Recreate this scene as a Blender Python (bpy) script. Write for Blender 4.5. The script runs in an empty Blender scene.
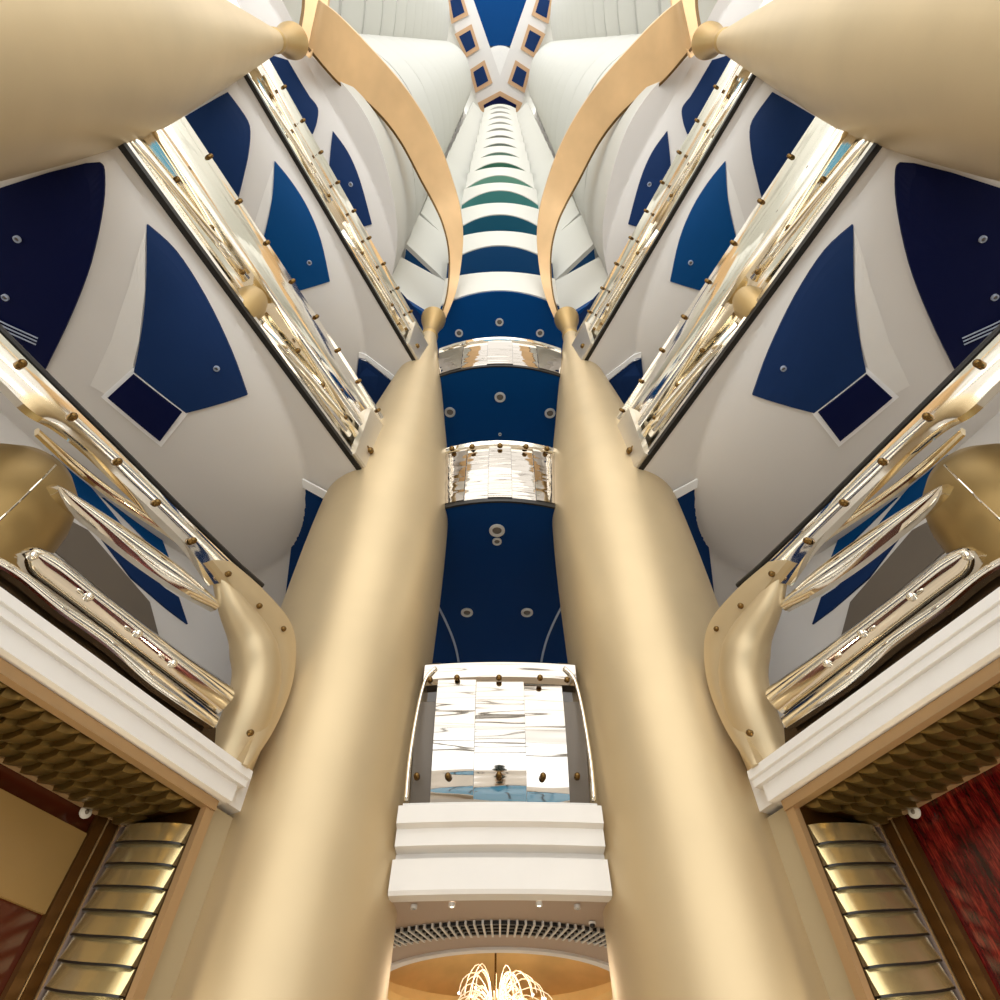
import bpy, bmesh, math, random
from mathutils import Vector
random.seed(4)
C = bpy.context.scene.collection
PI = math.pi
# ------------------------------------------------------------------ camera (eye at z = 0, lobby floor 1.6 m below)
F = 600.0
PITCH = math.radians(52.8)
SP, CP = math.sin(PITCH), math.cos(PITCH)
cd = bpy.data.cameras.new('camera'); cam = bpy.data.objects.new('camera', cd); C.objects.link(cam)
cd.sensor_width = 36; cd.lens = 36 * F / 1000; cd.clip_end = 600
cam.location = (0, 0, 0); cam.rotation_euler = (PI / 2 + PITCH, 0, 0)
bpy.context.scene.camera = cam
GROUND = -1.6

def ray(u, v):
    a = (u - 500) / F; b = (500 - v) / F
    return Vector((a, CP - b * SP, SP + b * CP))
def hz(u, v, z):
    d = ray(u, v); return d * (z / d.z)
def hy(u, v, y):
    d = ray(u, v); return d * (y / d.y)
# the left wing of the building runs along WD; the right wing is its mirror image
WA = math.radians(25)
WD = Vector((math.sin(WA), math.cos(WA), 0)); WN = Vector((math.cos(WA), -math.sin(WA), 0))
def hw(u, v, off):
    d = ray(u, v); return d * (off / d.dot(WN))
def W(s, d, z):
    return WD * s + WN * d + Vector((0, 0, z))
def sd(p):
    return p.dot(WD), p.dot(WN)
def M(p, sg):
    return Vector((p[0] * sg, p[1], p[2]))
SIDE = {1: 'left', -1: 'right'}

# ------------------------------------------------------------------ materials
def mat(name, col, rough=.5, metal=0, bump=0, bscale=3, var=0, vscale=2, stretch=(1, 1, 1), emit=0, emcol=None, spec=None, bdist=.1):
    m = bpy.data.materials.new(name); m.use_nodes = True
    nt = m.node_tree; b = nt.nodes['Principled BSDF']
    b.inputs['Base Color'].default_value = (*col, 1); b.inputs['Roughness'].default_value = rough; b.inputs['Metallic'].default_value = metal
    if spec is not None: b.inputs['Specular IOR Level'].default_value = spec
    if emit:
        b.inputs['Emission Color'].default_value = (*(emcol or col), 1); b.inputs['Emission Strength'].default_value = emit
    if bump or var:
        tc = nt.nodes.new('ShaderNodeTexCoord'); mp = nt.nodes.new('ShaderNodeMapping'); mp.inputs['Scale'].default_value = stretch
        nt.links.new(tc.outputs['Object'], mp.inputs['Vector'])
    if bump:
        n = nt.nodes.new('ShaderNodeTexNoise'); n.inputs['Scale'].default_value = bscale; n.inputs['Detail'].default_value = 1.5
        nt.links.new(mp.outputs[0], n.inputs['Vector'])
        bp = nt.nodes.new('ShaderNodeBump'); bp.inputs['Strength'].default_value = bump; bp.inputs['Distance'].default_value = bdist
        nt.links.new(n.outputs['Fac'], bp.inputs['Height']); nt.links.new(bp.outputs[0], b.inputs['Normal'])
    if var:
        n = nt.nodes.new('ShaderNodeTexNoise'); n.inputs['Scale'].default_value = vscale; n.inputs['Detail'].default_value = 3
        nt.links.new(mp.outputs[0], n.inputs['Vector'])
        r = nt.nodes.new('ShaderNodeValToRGB'); r.color_ramp.elements[0].position = .3; r.color_ramp.elements[1].position = .7
        r.color_ramp.elements[0].color = (*[max(0, c * (1 - var)) for c in col], 1); r.color_ramp.elements[1].color = (*[min(1, c * (1 + var)) for c in col], 1)
        nt.links.new(n.outputs['Fac'], r.inputs[0]); nt.links.new(r.outputs[0], b.inputs['Base Color'])
    return m
def srgb(r, g, b):
    f = lambda c: ((c / 255 + .055) / 1.055) ** 2.4 if c > 10 else c / 255 / 12.92
    return (f(r), f(g), f(b))
GOLD = mat('satin_gold', srgb(208, 187, 149), .44, .55, var=.06, vscale=.5)
GOLDD = mat('satin_gold_bronze', srgb(190, 160, 106), .42, .6, var=.06, vscale=.6)
ARCH = mat('brushed_copper_gold', srgb(226, 188, 138), .45, .3, var=.08, vscale=.7)
ARCHD = mat('dark_bronze_edge', srgb(105, 80, 45), .35, .8)
MIRW = mat('polished_champagne', srgb(190, 182, 172), .04, 1, bump=.45, bscale=.9, bdist=.06, stretch=(.3, 1, 3.0))
def streaked(name, col, rough, bump, bscale, bdist, sg):
    m = mat(name, col, rough, 1, bump=bump, bscale=bscale, bdist=bdist)
    mp = [n for n in m.node_tree.nodes if n.type == 'MAPPING'][0]; mp.vector_type = 'TEXTURE'
    mp.inputs['Rotation'].default_value = (0, 0, PI / 2 - WA * sg); mp.inputs['Scale'].default_value = (7, 1, .8)
    return m
MIRS = {sg: streaked('polished_gold_' + SIDE[sg], srgb(250, 245, 234), .08, .5, 1.6, .08, sg) for sg in (1, -1)}
MIRGS = {sg: streaked('polished_deep_gold_' + SIDE[sg], srgb(246, 230, 196), .1, .6, 2.2, .08, sg) for sg in (1, -1)}
MIR, MIRG = MIRS[1], MIRGS[1]
PLATE = mat('champagne_plate', srgb(214, 204, 186), .3, .6)
DRUM = mat('drum_bronze', srgb(168, 140, 88), .42, .6)
BLACK = mat('black_edge', srgb(22, 18, 14), .4)
BOLT = mat('bolt_bronze', srgb(120, 92, 50), .25, .9)
WHITE = mat('white_paint', srgb(236, 232, 226), .6, var=.015)
EDGEW = mat('bright_white_edge', srgb(254, 253, 252), .5)
CREAM = mat('cream_plaster', srgb(224, 219, 213), .7, var=.02, vscale=.4)
WAVEW = mat('pale_grey_plaster', srgb(208, 206, 197), .65)
WAVE = mat('pale_plaster', srgb(226, 223, 212), .65)
TAUPE = mat('taupe_plaster', srgb(186, 166, 148), .7)
NAVY = mat('navy_paint', srgb(22, 48, 92), .5, var=.1, vscale=.4, spec=.12)
DNAVY = mat('deep_navy_paint', srgb(8, 16, 58), .5, spec=.1)
BLUE = mat('blue_paint', srgb(0, 66, 120), .5, var=.06, vscale=.4, spec=.12)
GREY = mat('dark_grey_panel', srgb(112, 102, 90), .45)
BRZ = mat('bronze_frame', srgb(182, 150, 110), .35, .5)
DBR = mat('dark_brown_channel', srgb(66, 50, 32), .25, .6)
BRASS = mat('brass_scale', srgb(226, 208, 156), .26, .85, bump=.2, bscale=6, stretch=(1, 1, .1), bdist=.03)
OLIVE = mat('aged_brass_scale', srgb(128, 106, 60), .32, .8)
MAROON = mat('maroon_glass', srgb(70, 28, 14), .12, 0)
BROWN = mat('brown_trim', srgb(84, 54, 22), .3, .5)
LAMPM = mat('lamp_glass', (1, .93, .8), .2, emit=6)
CHROME = mat('chrome_ring', srgb(215, 212, 206), .35, .2)
BACKWALL = mat('lobby_cream', srgb(222, 204, 176), .6)

def red_panel():
    m = mat('red_crackled_glass', srgb(120, 18, 14), .18)
    nt = m.node_tree; b = nt.nodes['Principled BSDF']
    tc = nt.nodes.new('ShaderNodeTexCoord'); mp = nt.nodes.new('ShaderNodeMapping'); mp.inputs['Scale'].default_value = (3.2, 3.2, .45)
    n = nt.nodes.new('ShaderNodeTexNoise'); n.inputs['Scale'].default_value = 2.6; n.inputs['Detail'].default_value = 8; n.inputs['Roughness'].default_value = .75
    n2 = nt.nodes.new('ShaderNodeTexVoronoi'); n2.inputs['Scale'].default_value = 9; n2.feature = 'DISTANCE_TO_EDGE'
    r = nt.nodes.new('ShaderNodeValToRGB'); e = r.color_ramp.elements
    e[0].position = .38; e[0].color = (*srgb(18, 3, 5), 1); e[1].position = .7; e[1].color = (*srgb(160, 52, 36), 1)
    k = e.new(.52); k.color = (*srgb(84, 9, 11), 1)
    mx = nt.nodes.new('ShaderNodeMix'); mx.data_type = 'RGBA'; mx.blend_type = 'MULTIPLY'; mx.inputs[0].default_value = .6
    r2 = nt.nodes.new('ShaderNodeValToRGB'); r2.color_ramp.elements[1].position = .12; r2.color_ramp.elements[0].color = (.1, .05, .05, 1)
    L = nt.links.new
    L(tc.outputs['Object'], mp.inputs[0]); L(mp.outputs[0], n.inputs['Vector']); L(mp.outputs[0], n2.inputs['Vector'])
    L(n.outputs['Fac'], r.inputs[0]); L(n2.outputs['Distance'], r2.inputs[0]); L(r.outputs[0], mx.inputs[6]); L(r2.outputs[0], mx.inputs[7]); L(mx.outputs[2], b.inputs['Base Color'])
    return m
RED = red_panel()

# ------------------------------------------------------------------ mesh helpers
def obj(name, bm, m, parent=None, smooth=False, auto=None):
    bmesh.ops.remove_doubles(bm, verts=bm.verts, dist=1e-5)
    bmesh.ops.recalc_face_normals(bm, faces=bm.faces)
    me = bpy.data.meshes.new(name); bm.to_mesh(me); bm.free()
    ms = m if isinstance(m, (list, tuple)) else [m]
    for x in ms: me.materials.append(x)
    if smooth:
        for p in me.polygons: p.use_smooth = True
        if auto is not None: me.set_sharp_from_angle(angle=math.radians(auto))
    o = bpy.data.objects.new(name, me); C.objects.link(o)
    if parent:
        o.parent = parent; o.matrix_parent_inverse = parent.matrix_world.inverted() if False else o.matrix_parent_inverse
        for v in me.vertices: v.co -= parent.location
    return o
def thing(name, label, cat, loc, group=None):
    o = bpy.data.objects.new(name, None); C.objects.link(o); o.location = loc; o.empty_display_size = .3
    return tag(o, label, cat, group)
def tag(o, label, cat, group=None):
    o['label'] = label; o['category'] = cat
    if group: o['group'] = group
    return o
def struct(name, bm, m, smooth=False, auto=None):
    o = obj(name, bm, m, None, smooth, auto); o['kind'] = 'structure'; return o
def N(): return bmesh.new()
def face(bm, vs, mi=0):
    try:
        f = bm.faces.new(vs); f.material_index = mi; return f
    except ValueError: return None
def prism(bm, poly, z0, z1, mi=0, mside=None, mtop=None):
    """poly: plan points; extruded from z0 (bottom) to z1"""
    a = [bm.verts.new((p[0], p[1], z0)) for p in poly]; b = [bm.verts.new((p[0], p[1], z1)) for p in poly]
    face(bm, a, mi); face(bm, list(reversed(b)), mtop if mtop is not None else mi)
    n = len(poly)
    for i in range(n): face(bm, [a[i], a[(i + 1) % n], b[(i + 1) % n], b[i]], mside if mside is not None else mi)
def plate(bm, pts, off, mi=0):
    """3D polygon pushed out by vector off"""
    a = [bm.verts.new(p) for p in pts]; b = [bm.verts.new(Vector(p) + off) for p in pts]
    face(bm, a, mi); face(bm, list(reversed(b)), mi); n = len(pts)
    for i in range(n): face(bm, [a[i], a[(i + 1) % n], b[(i + 1) % n], b[i]], mi)
def loft(bm, rings, closed=True, caps=True, mi=0):
    vs = [[bm.verts.new(p) for p in r] for r in rings]
    n = len(rings[0])
    for i in range(len(vs) - 1):
        for j in range(n if closed else n - 1):
            face(bm, [vs[i][j], vs[i][(j + 1) % n], vs[i + 1][(j + 1) % n], vs[i + 1][j]], mi)
    if caps and closed:
        face(bm, vs[0], mi); face(bm, list(reversed(vs[-1])), mi)
def revolve(bm, prof, cx, cy, n=64, mi=0, caps=True):
    loft(bm, [[(cx + r * math.cos(2 * PI * k / n), cy + r * math.sin(2 * PI * k / n), z) for k in range(n)] for r, z in prof], caps=caps, mi=mi)
def catmull(pts, n=8):
    pts = [Vector(p) for p in pts]; out = []
    for i in range(len(pts) - 1):
        p0 = pts[max(i - 1, 0)]; p1 = pts[i]; p2 = pts[i + 1]; p3 = pts[min(i + 2, len(pts) - 1)]
        for k in range(n):
            t = k / n
            out.append(.5 * ((2 * p1) + (p2 - p0) * t + (2 * p0 - 5 * p1 + 4 * p2 - p3) * t * t + (3 * p1 - p0 - 3 * p2 + p3) * t ** 3))
    out.append(pts[-1]); return out
def tube(bm, path, r, n=12, mi=0):
    path = [Vector(p) for p in path]
    rs = r if isinstance(r, (list, tuple)) else [r] * len(path)
    rings = []; up = None
    for i, p in enumerate(path):
        t = (path[min(i + 1, len(path) - 1)] - path[max(i - 1, 0)]).normalized()
        if up is None:
            up = t.cross(Vector((0, 0, 1)));
            if up.length < .1: up = t.cross(Vector((1, 0, 0)))
            up.normalize()
        up = (up - t * up.dot(t)).normalized(); w = t.cross(up)
        rings.append([p + rs[i] * (up * math.cos(2 * PI * k / n) + w * math.sin(2 * PI * k / n)) for k in range(n)])
    loft(bm, rings, mi=mi)
def box(bm, c, sx, sy, sz, ax=None, ay=None, az=None, mi=0):
    ax = ax or Vector((1, 0, 0)); ay = ay or Vector((0, 1, 0)); az = az or Vector((0, 0, 1)); c = Vector(c)
    r = [[c + ax * (sx * a) + ay * (sy * b) + az * (z * sz) for a, b in ((-.5, -.5), (.5, -.5), (.5, .5), (-.5, .5))] for z in (-.5, .5)]
    loft(bm, r, mi=mi)
def disc(bm, p, nrm, r, t, n=16, dome=.5):
    """small domed disc (bolt, knob) standing on p along nrm"""
    nrm = Vector(nrm).normalized(); a = nrm.cross(Vector((.3, .1, 1))).normalized(); b = nrm.cross(a)
    ring = lambda rr, h: [Vector(p) + nrm * h + rr * (a * math.cos(2 * PI * k / n) + b * math.sin(2 * PI * k / n)) for k in range(n)]
    loft(bm, [ring(r, -.02), ring(r, t * .5), ring(r * .7, t * .9), ring(r * .25, t)])
def resample(poly, step):
    out = []
    n = len(poly)
    for i in range(n):
        a, b = Vector(poly[i]), Vector(poly[(i + 1) % n]); k = max(1, int((b - a).length / step))
        for j in range(k): out.append(a + (b - a) * (j / k))
    return out

# ------------------------------------------------------------------ levels
LV = {1: (3.2, 6.9), 2: (11.85, 14.5), 3: (19.7, 22.0)}
# ================================================================== FLOOR
bm = N(); prism(bm, [(-13, -16), (13, -16), (13, 19.5), (-13, 19.5)], GROUND - .3, GROUND)
FLOORM = mat('marble_floor', srgb(228, 220, 208), .3, var=.1, vscale=.35)
struct('floor', bm, FLOORM)

# ================================================================== GOLD COLUMNS
PROF = [(1.5, GROUND), (1.5, 1.0), (1.48, 2.2), (1.49, 4.3), (1.56, 6.5), (1.61, 9), (1.61, 11), (1.56, 12.7), (1.47, 14), (1.34, 15.2), (1.17, 16.6), (.97, 18.3), (.76, 20), (.58, 21.5), (.43, 22.7), (.34, 23.4), (.31, 23.7)]
CAPP = [(.31, 23.68), (.35, 23.75), (.35, 23.9), (.31, 24.0), (.31, 24.3), (.36, 24.8), (.44, 25.25), (.52, 25.55), (.54, 25.85), (.5, 25.9), (.3, 25.92)]
AX, AY = -2.92, 9.6
BX, BY = -7.1, -.1
def refine(prof):
    return [(p.x, p.y) for p in catmull([(a, b, 0) for a, b in prof], 4)]
for sg in (1, -1):
    for kind, (cx, cy) in (('central', (AX, AY)), ('near', (BX, BY))):
        lab = {('central', 1): 'tall tapered satin gold column left of the central bridges',
               ('central', -1): 'tall tapered satin gold column right of the central bridges',
               ('near', 1): 'huge gold column overhead leaning in from the upper left corner',
               ('near', -1): 'huge gold column overhead leaning in from the upper right corner'}[(kind, sg)]
        t = thing('gold_column', lab, 'column', (cx * sg, cy, GROUND), 'gold columns')
        bm = N(); revolve(bm, refine(PROF), cx * sg, cy); obj('shaft', bm, GOLD, t, True, 40)
        bm = N(); revolve(bm, CAPP, cx * sg, cy, 40); obj('capital', bm, GOLDD, t, True, 40)
def col_r(z):
    for i in range(len(PROF) - 1):
        if PROF[i][1] <= z <= PROF[i + 1][1]:
            f = (z - PROF[i][1]) / (PROF[i + 1][1] - PROF[i][1]); return PROF[i][0] * (1 - f) + PROF[i + 1][0] * f
    return .3

# ================================================================== GOLD ARCHES between the column tops
def ribbon(inner, outer, zf, th, tilt, sg, nm, lab, grp):
    a = catmull([(u, v, 0) for u, v in inner], 6); b = catmull([(u, v, 0) for u, v in outer], 6)
    n = len(a); top = []; rings = []
    for i in range(n):
        t = i / (n - 1)
        p = hz(a[i].x, a[i].y, zf(t)); q = hz(b[i].x, b[i].y, zf(t) - tilt * math.sin(PI * min(1, t * 1.1)))
        nr = Vector((0, 0, 1))
        rings.append([M(p, sg), M(q, sg), M(q + nr * th, sg), M(p + nr * th, sg)])
    t = thing(nm, lab, 'arch', rings[0][0], grp)
    bm = N(); loft(bm, rings); obj('arch_band', bm, ARCH, t, True, 40)
    # dark raised lip along the outer rim
    bm = N(); loft(bm, [[r[1] + (r[1] - r[0]).normalized() * .003 + Vector((0, 0, -.03)), r[1] + (r[1] - r[0]).normalized() * .1 + Vector((0, 0, -.03)), r[1] + (r[1] - r[0]).normalized() * .1 + Vector((0, 0, th)), r[1] + (r[1] - r[0]).normalized() * .003 + Vector((0, 0, th))] for r in rings[1:]])
    obj('edge_lip', bm, ARCHD, t, True, 40)
inn = [(446, 318), (456, 292), (461, 265), (463, 236), (460, 208), (453, 182), (441, 149), (422, 113), (398, 79), (364, 41), (336, 13), (318, 0)]
out = [(440, 320), (447, 298), (450, 272), (449, 246), (443, 222), (434, 202), (422, 180), (403, 144), (384, 118), (362, 97), (338, 81), (308, 46)]
for sg in (1, -1):
    ribbon(inn, out, lambda t: 25.9 + 5.0 * math.sin(PI * t) ** .8, .28, .8, sg, 'gold_arch',
           'long copper gold arch from the %s central column up to the overhead column' % SIDE[sg], 'gold arches')
    ribbon([(309, 58), (322, 30), (328, 2), (326, -30), (316, -70), (296, -120)], [(298, 48), (302, 26), (305, 2), (303, -30), (292, -65), (270, -110)],
           lambda t: 25.95 + 4 * math.sin(PI * t * .5), .28, .3, sg, 'gold_arch',
           'short bronze arch band leaving the top of the frame above the %s overhead column' % SIDE[sg], 'gold arches')

# ================================================================== WING CEILINGS with the belly-shaped bulges and blue fields
def hfield(z0, H):
    def f(s, d):
        r = ((s - 1) / (6.5 if s > 1 else 15)) ** 2 + ((d + 10.5) / 3.8) ** 2
        return z0 - (H * (1 - r) ** .62 if r < 1 else 0)
    return f
def hitf(u, v, hf):
    z = hf(0, -20); d = ray(u, v)
    for _ in range(25):
        p = d * (z / d.z); s, o = sd(p); z = .5 * z + .5 * hf(s, o)
    return p
def field(bm, px, hf, lift=.05, th=.05, sg=1, rings=7):
    P = resample([hitf(u, v, hf) for u, v in px], .22)
    c = sum(P, Vector()) / len(P); rr = []
    for k in range(rings + 1):
        f = 1 - k / rings * .98; ring = []
        for p in P:
            q = c + (p - c) * f; s, o = sd(q); ring.append(M((q.x, q.y, hf(s, o) - lift), sg))
        rr.append(ring)
    top = [(p.x, p.y, p.z + lift + .02) for p in rr[0]]
    loft(bm, [top] + rr)
def arc_px(pts, n=4): return [(p.x, p.y) for p in catmull([(a, b, 0) for a, b in pts], n)]
FIELDS = {
 2: [('navy_field', DNAVY, [(-70, 215), (0, 188), (50, 172), (86, 163)] + arc_px([(100, 162), (105, 170), (104, 205), (92, 262), (72, 315), (46, 369)]) + [(0, 338), (-70, 300)]),
     ('blue_recess', NAVY, arc_px([(148, 224), (176, 250), (206, 296), (232, 350), (248, 394)]) + [(187, 412), (135, 371)] + arc_px([(135, 371), (142, 335), (147, 290), (148, 226)])[1:-1]),
     ('reveal', WHITE, [(147, 228), (146, 290), (140, 340), (133, 369), (107, 394), (91, 385), (112, 340), (130, 285)]),
     ('coffer_frame', EDGEW, [(134, 367), (190, 411), (162, 446), (102, 396)]),
     ],
 3: [('blue_field', NAVY, [(150, 140), (183, 118), (228, 92)] + arc_px([(240, 108), (250, 126), (249, 152), (243, 180), (238, 200)]) + [(220, 195)]),
     ('blue_recess', BLUE, arc_px([(275, 161), (292, 182), (308, 208), (321, 240), (330, 281)]) + [(297, 291), (262, 246)] + arc_px([(262, 246), (268, 222), (273, 195), (275, 163)])[1:-1]),
     ('reveal', WHITE, [(274, 165), (272, 200), (263, 240), (252, 232), (262, 200)]),
     ('blue_corner', NAVY, [(359, 357), (393, 381), (378, 408), (356, 388)]),
     ('corner_edge', EDGEW, [(359, 352), (396, 377), (393, 382), (359, 358)]),
     ],
 4: [('blue_field', NAVY, [(262, 52), (288, 60), (302, 84)] + arc_px([(310, 97), (318, 108), (317, 122), (313, 134)]) + [(300, 130)]),
     ('blue_recess', NAVY, arc_px([(333, 131), (348, 152), (360, 180), (372, 224)]) + [(362, 227), (329, 170)]),
     ('blue_corner', NAVY, [(401, 292), (424, 318), (420, 335), (404, 320)]),
     ],
}
z4 = 27.8
LOBE = [(-13.5, -14), (-11, -12.5), (-9.2, -9.5), (-8.3, -5.5), (-8.6, -2.2), (-9.3, .3)]
LOBE2 = [(-9.0, -.5), (-7.9, -.1), (-6.3, .9), (-5.2, 2.3), (-4.65, 4.0), (-4.45, 6.0), (-4.7, 7.7), (-5.4, 8.9)]
def lobe_path(k, dx=0.):
    return [Vector((p.x - dx, p.y, 0)) for p in catmull([(a, b, 0) for a, b in LOBE], 5)[:-1] + catmull([(a, b, 0) for a, b in LOBE2], 5)]
for sg in (1, -1):
    for lv, z0, H in ((2, 11.85, 1.3), (3, 19.7, 1.3), (4, 27.8, 1.3)):
        hf = hfield(z0, H)
        bm = N(); rows = []
        smax = 11.8 if lv < 4 else 6.2; ns = 260; nd = 90
        d0 = -6.5
        for i in range(ns + 1):
            s = -13 + (smax + 13) * i / ns
            df = d0 if lv < 4 or s < 3.4 else d0 - 1.9 * ((s - 3.4) / 2.6) ** 1.3
            rows.append([bm.verts.new(M(W(s, df - (11.55 + df) * j / nd, hf(s, df - (11.55 + df) * j / nd)), sg)) for j in range(nd + 1)])
        for i in range(ns):
            for j in range(nd): face(bm, [rows[i][j], rows[i + 1][j], rows[i + 1][j + 1], rows[i][j + 1]])
        # upper face of the slab
        e = [M(W(a, b, z0 + .35), sg) for a, b in ((-13, d0), (smax, d0 if lv < 4 else df), (smax, -11.55), (-13, -11.55))]
        ev = [bm.verts.new(p) for p in e]; face(bm, ev)
        if lv < 4: face(bm, [r_[0] for r_ in rows] + [ev[1], ev[0]])
        ce = struct('ceiling', bm, CREAM, True, 60)
        for nm, m, px in FIELDS[lv]:
            if lv == 2 and nm == 'coffer_frame':
                bm = N(); field(bm, px, hf, .04, sg=sg); obj('coffer_frame', bm, m, ce)
                bm = N(); field(bm, [(134.5, 373), (183, 411), (161.5, 439.5), (109.5, 396)], hf, .08, sg=sg); obj('coffer', bm, DNAVY, ce)
                bm = N()
                q = [hitf(u, v, hf) - Vector((0, 0, .07)) for u, v in ((135, 371), (160, 391), (187, 412), (217, 403), (248, 394))]
                continue
            bm = N(); field(bm, px, hf, .05 if 'reveal' not in nm else .03, sg=sg); obj(nm, bm, m, ce)

# blue strip of the spine ceiling that shows beyond the bulge
def ceil_light(p, r, lab, m=CHROME, grp='recessed ceiling lights', lamp=None):
    t = thing('ceiling_light', lab, 'ceiling light', p, grp)
    bm = N(); n = 24
    ring = lambda rr, h: [(p.x + rr * math.cos(2 * PI * k / n), p.y + rr * math.sin(2 * PI * k / n), p.z + h) for k in range(n)]
    loft(bm, [ring(r * .6, 0), ring(r * .65, -.05), ring(r, -.045), ring(r, 0)], caps=False); loft(bm, [ring(r, 0), ring(r * .6, 0)], caps=False)
    obj('ring', bm, m, t, True, 40)
    bm = N(); loft(bm, [ring(r * .58, -.005), ring(r * .58, -.02), ring(r * .2, -.04)]); obj('lamp', bm, lamp or GREY, t)
DOT = mat('frosted_lamp', srgb(170, 180, 200), .4)
for lv, pts in ((2, [((20, 238), 'near the upper left corner'), ((8, 296), 'lower of two'), ((218, 367), 'on the large blue blade')]), (3, [((310, 262), 'on the middle blue blade')]), (4, [((351, 184), 'on the small blue blade')])):
    for (u, v), w in pts:
        for sg in (1, -1):
            hf = hfield({2: 11.85, 3: 19.7, 4: 27.8}[lv], 1.3); p = hitf(u, v, hf); p = M(p, sg); p.z -= .055
            ceil_light(p, .03 + .014 * lv, 'tiny pale downlight %s of the deep navy ceiling field, %s wing' % (w, SIDE[sg]) if lv == 2 and u < 100 else 'tiny pale downlight %s of the %s wing' % (w, SIDE[sg]), DOT)
# slim linear grille on the deep navy field
for sg in (1, -1):
    hf = hfield(11.85, 1.3); a = hitf(-20, 312, hf); b = hitf(39, 340, hf)
    t = thing('linear_vent', 'slim pale slotted vent on the deep navy field of the %s ceiling' % SIDE[sg], 'vent', M(a, sg))
    for k in range(3):
        o = (b - a).cross(Vector((0, 0, 1))).normalized() * .07 * (k - 1)
        bm = N(); pa, pb = a + o, b + o
        for p in (pa, pb): s_, o_ = sd(p); p.z = hf(s_, o_) - .07
        tube(bm, [M(pa, sg), M((pa + pb) / 2 - Vector((0, 0, .02)), sg), M(pb, sg)], .015, 6); obj('slot', bm, DOT, t)

# ================================================================== WALLS
for sg in (1, -1):
    bm = N(); plate(bm, [M(W(-16, -11.5, 4.2), sg), M(W(11.6, -11.5, 4.2), sg), M(W(11.6, -11.5, 150), sg), M(W(-16, -11.5, 150), sg)], M(-WN * .4, sg))
    w = struct('wall_' + SIDE[sg], bm, CREAM)
    def wpanel(px, off=-11.45):
        bm = N(); plate(bm, [M(hw(u, v, off), sg) for u, v in px], M(-WN * .06, sg)); return bm
    obj('blue_panel', wpanel([(42, 426), (62, 434), (95, 460), (130, 495), (160, 534), (169, 557), (158, 551), (122, 515), (80, 474), (55, 446)]), BLUE, w)
    obj('blue_panel', wpanel([(52, 455), (75, 468), (112, 512), (142, 550), (128, 546), (92, 516), (58, 482)]), BLUE, w)
    obj('navy_panel', wpanel([(96, 530), (132, 558), (165, 588), (179, 597), (188, 624), (168, 609), (132, 578)]), NAVY, w)
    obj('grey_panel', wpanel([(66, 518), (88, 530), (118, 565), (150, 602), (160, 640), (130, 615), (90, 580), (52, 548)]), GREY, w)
bm = N(); prism(bm, [(-6.5, 16), (6.5, 16), (6.5, 16.4), (-6.5, 16.4)], 4, 150); struct('wall_back', bm, CREAM)
bm = N(); prism(bm, [(-9, 19), (9, 19), (9, 19.3), (-9, 19.3)], GROUND, 6); struct('wall_lobby', bm, BACKWALL)

# ================================================================== CENTRAL BRIDGES
def arc_x(hw_, y0, sag, n=24):
    return [Vector((-hw_ + 2 * hw_ * i / n, y0 + sag * ((-hw_ + 2 * hw_ * i / n) / hw_) ** 2, 0)) for i in range(n + 1)]
def sweep_arc(bm, prof, hw_, sag, x0=None, x1=None, n=24, mi=0):
    """prof: closed (y,z) section swept along the arc in x"""
    x0 = -hw_ if x0 is None else x0; x1 = hw_ if x1 is None else x1
    rings = []
    for i in range(n + 1):
        x = x0 + (x1 - x0) * i / n; dy = sag * (x / hw_) ** 2
        rings.append([(x, y + dy, z) for y, z in prof])
    loft(bm, rings, mi=mi)
def soffit(z, sag, hw_, m, extra, top=.35, yb=15.98, name='ceiling'):
    pts = [(p.x, p.y) for p in arc_x(hw_, 9.05, sag)]
    poly = pts + [(-x, y) for x, y in reversed(extra)][::-1][::1] if False else pts
    right = [(-x, y) for x, y in extra]; left = list(reversed(extra))
    poly = pts + right + [(-extra[-1][0], yb), (extra[-1][0], yb)] + left
    # remove duplicates
    out_ = []
    for p in poly:
        if not out_ or (Vector(p) - Vector(out_[-1])).length > 1e-4: out_.append(p)
    bm = N(); prism(bm, out_, z, z + top); return struct(name, bm, m)
c2 = soffit(11.81, .57, 2.3, mat('bridge_navy', srgb(2, 50, 104), .5, spec=.12), [(-2.4, 9.9), (-4.3, 8.93), (-4.9, 8.55), (-6.2, 12.9)])
c3 = soffit(19.66, .5, 2.4, mat('bridge_blue', srgb(0, 62, 118), .5, spec=.12), [(-2.5, 10.0), (-4.6, 9.2), (-6.2, 12.9)])
c4 = soffit(27.76, .65, 2.6, mat('bridge_blue_upper', srgb(0, 66, 126), .5, spec=.12), [(-3.0, 10.4), (-5.1, 9.0), (-6.2, 12.9)])
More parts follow.
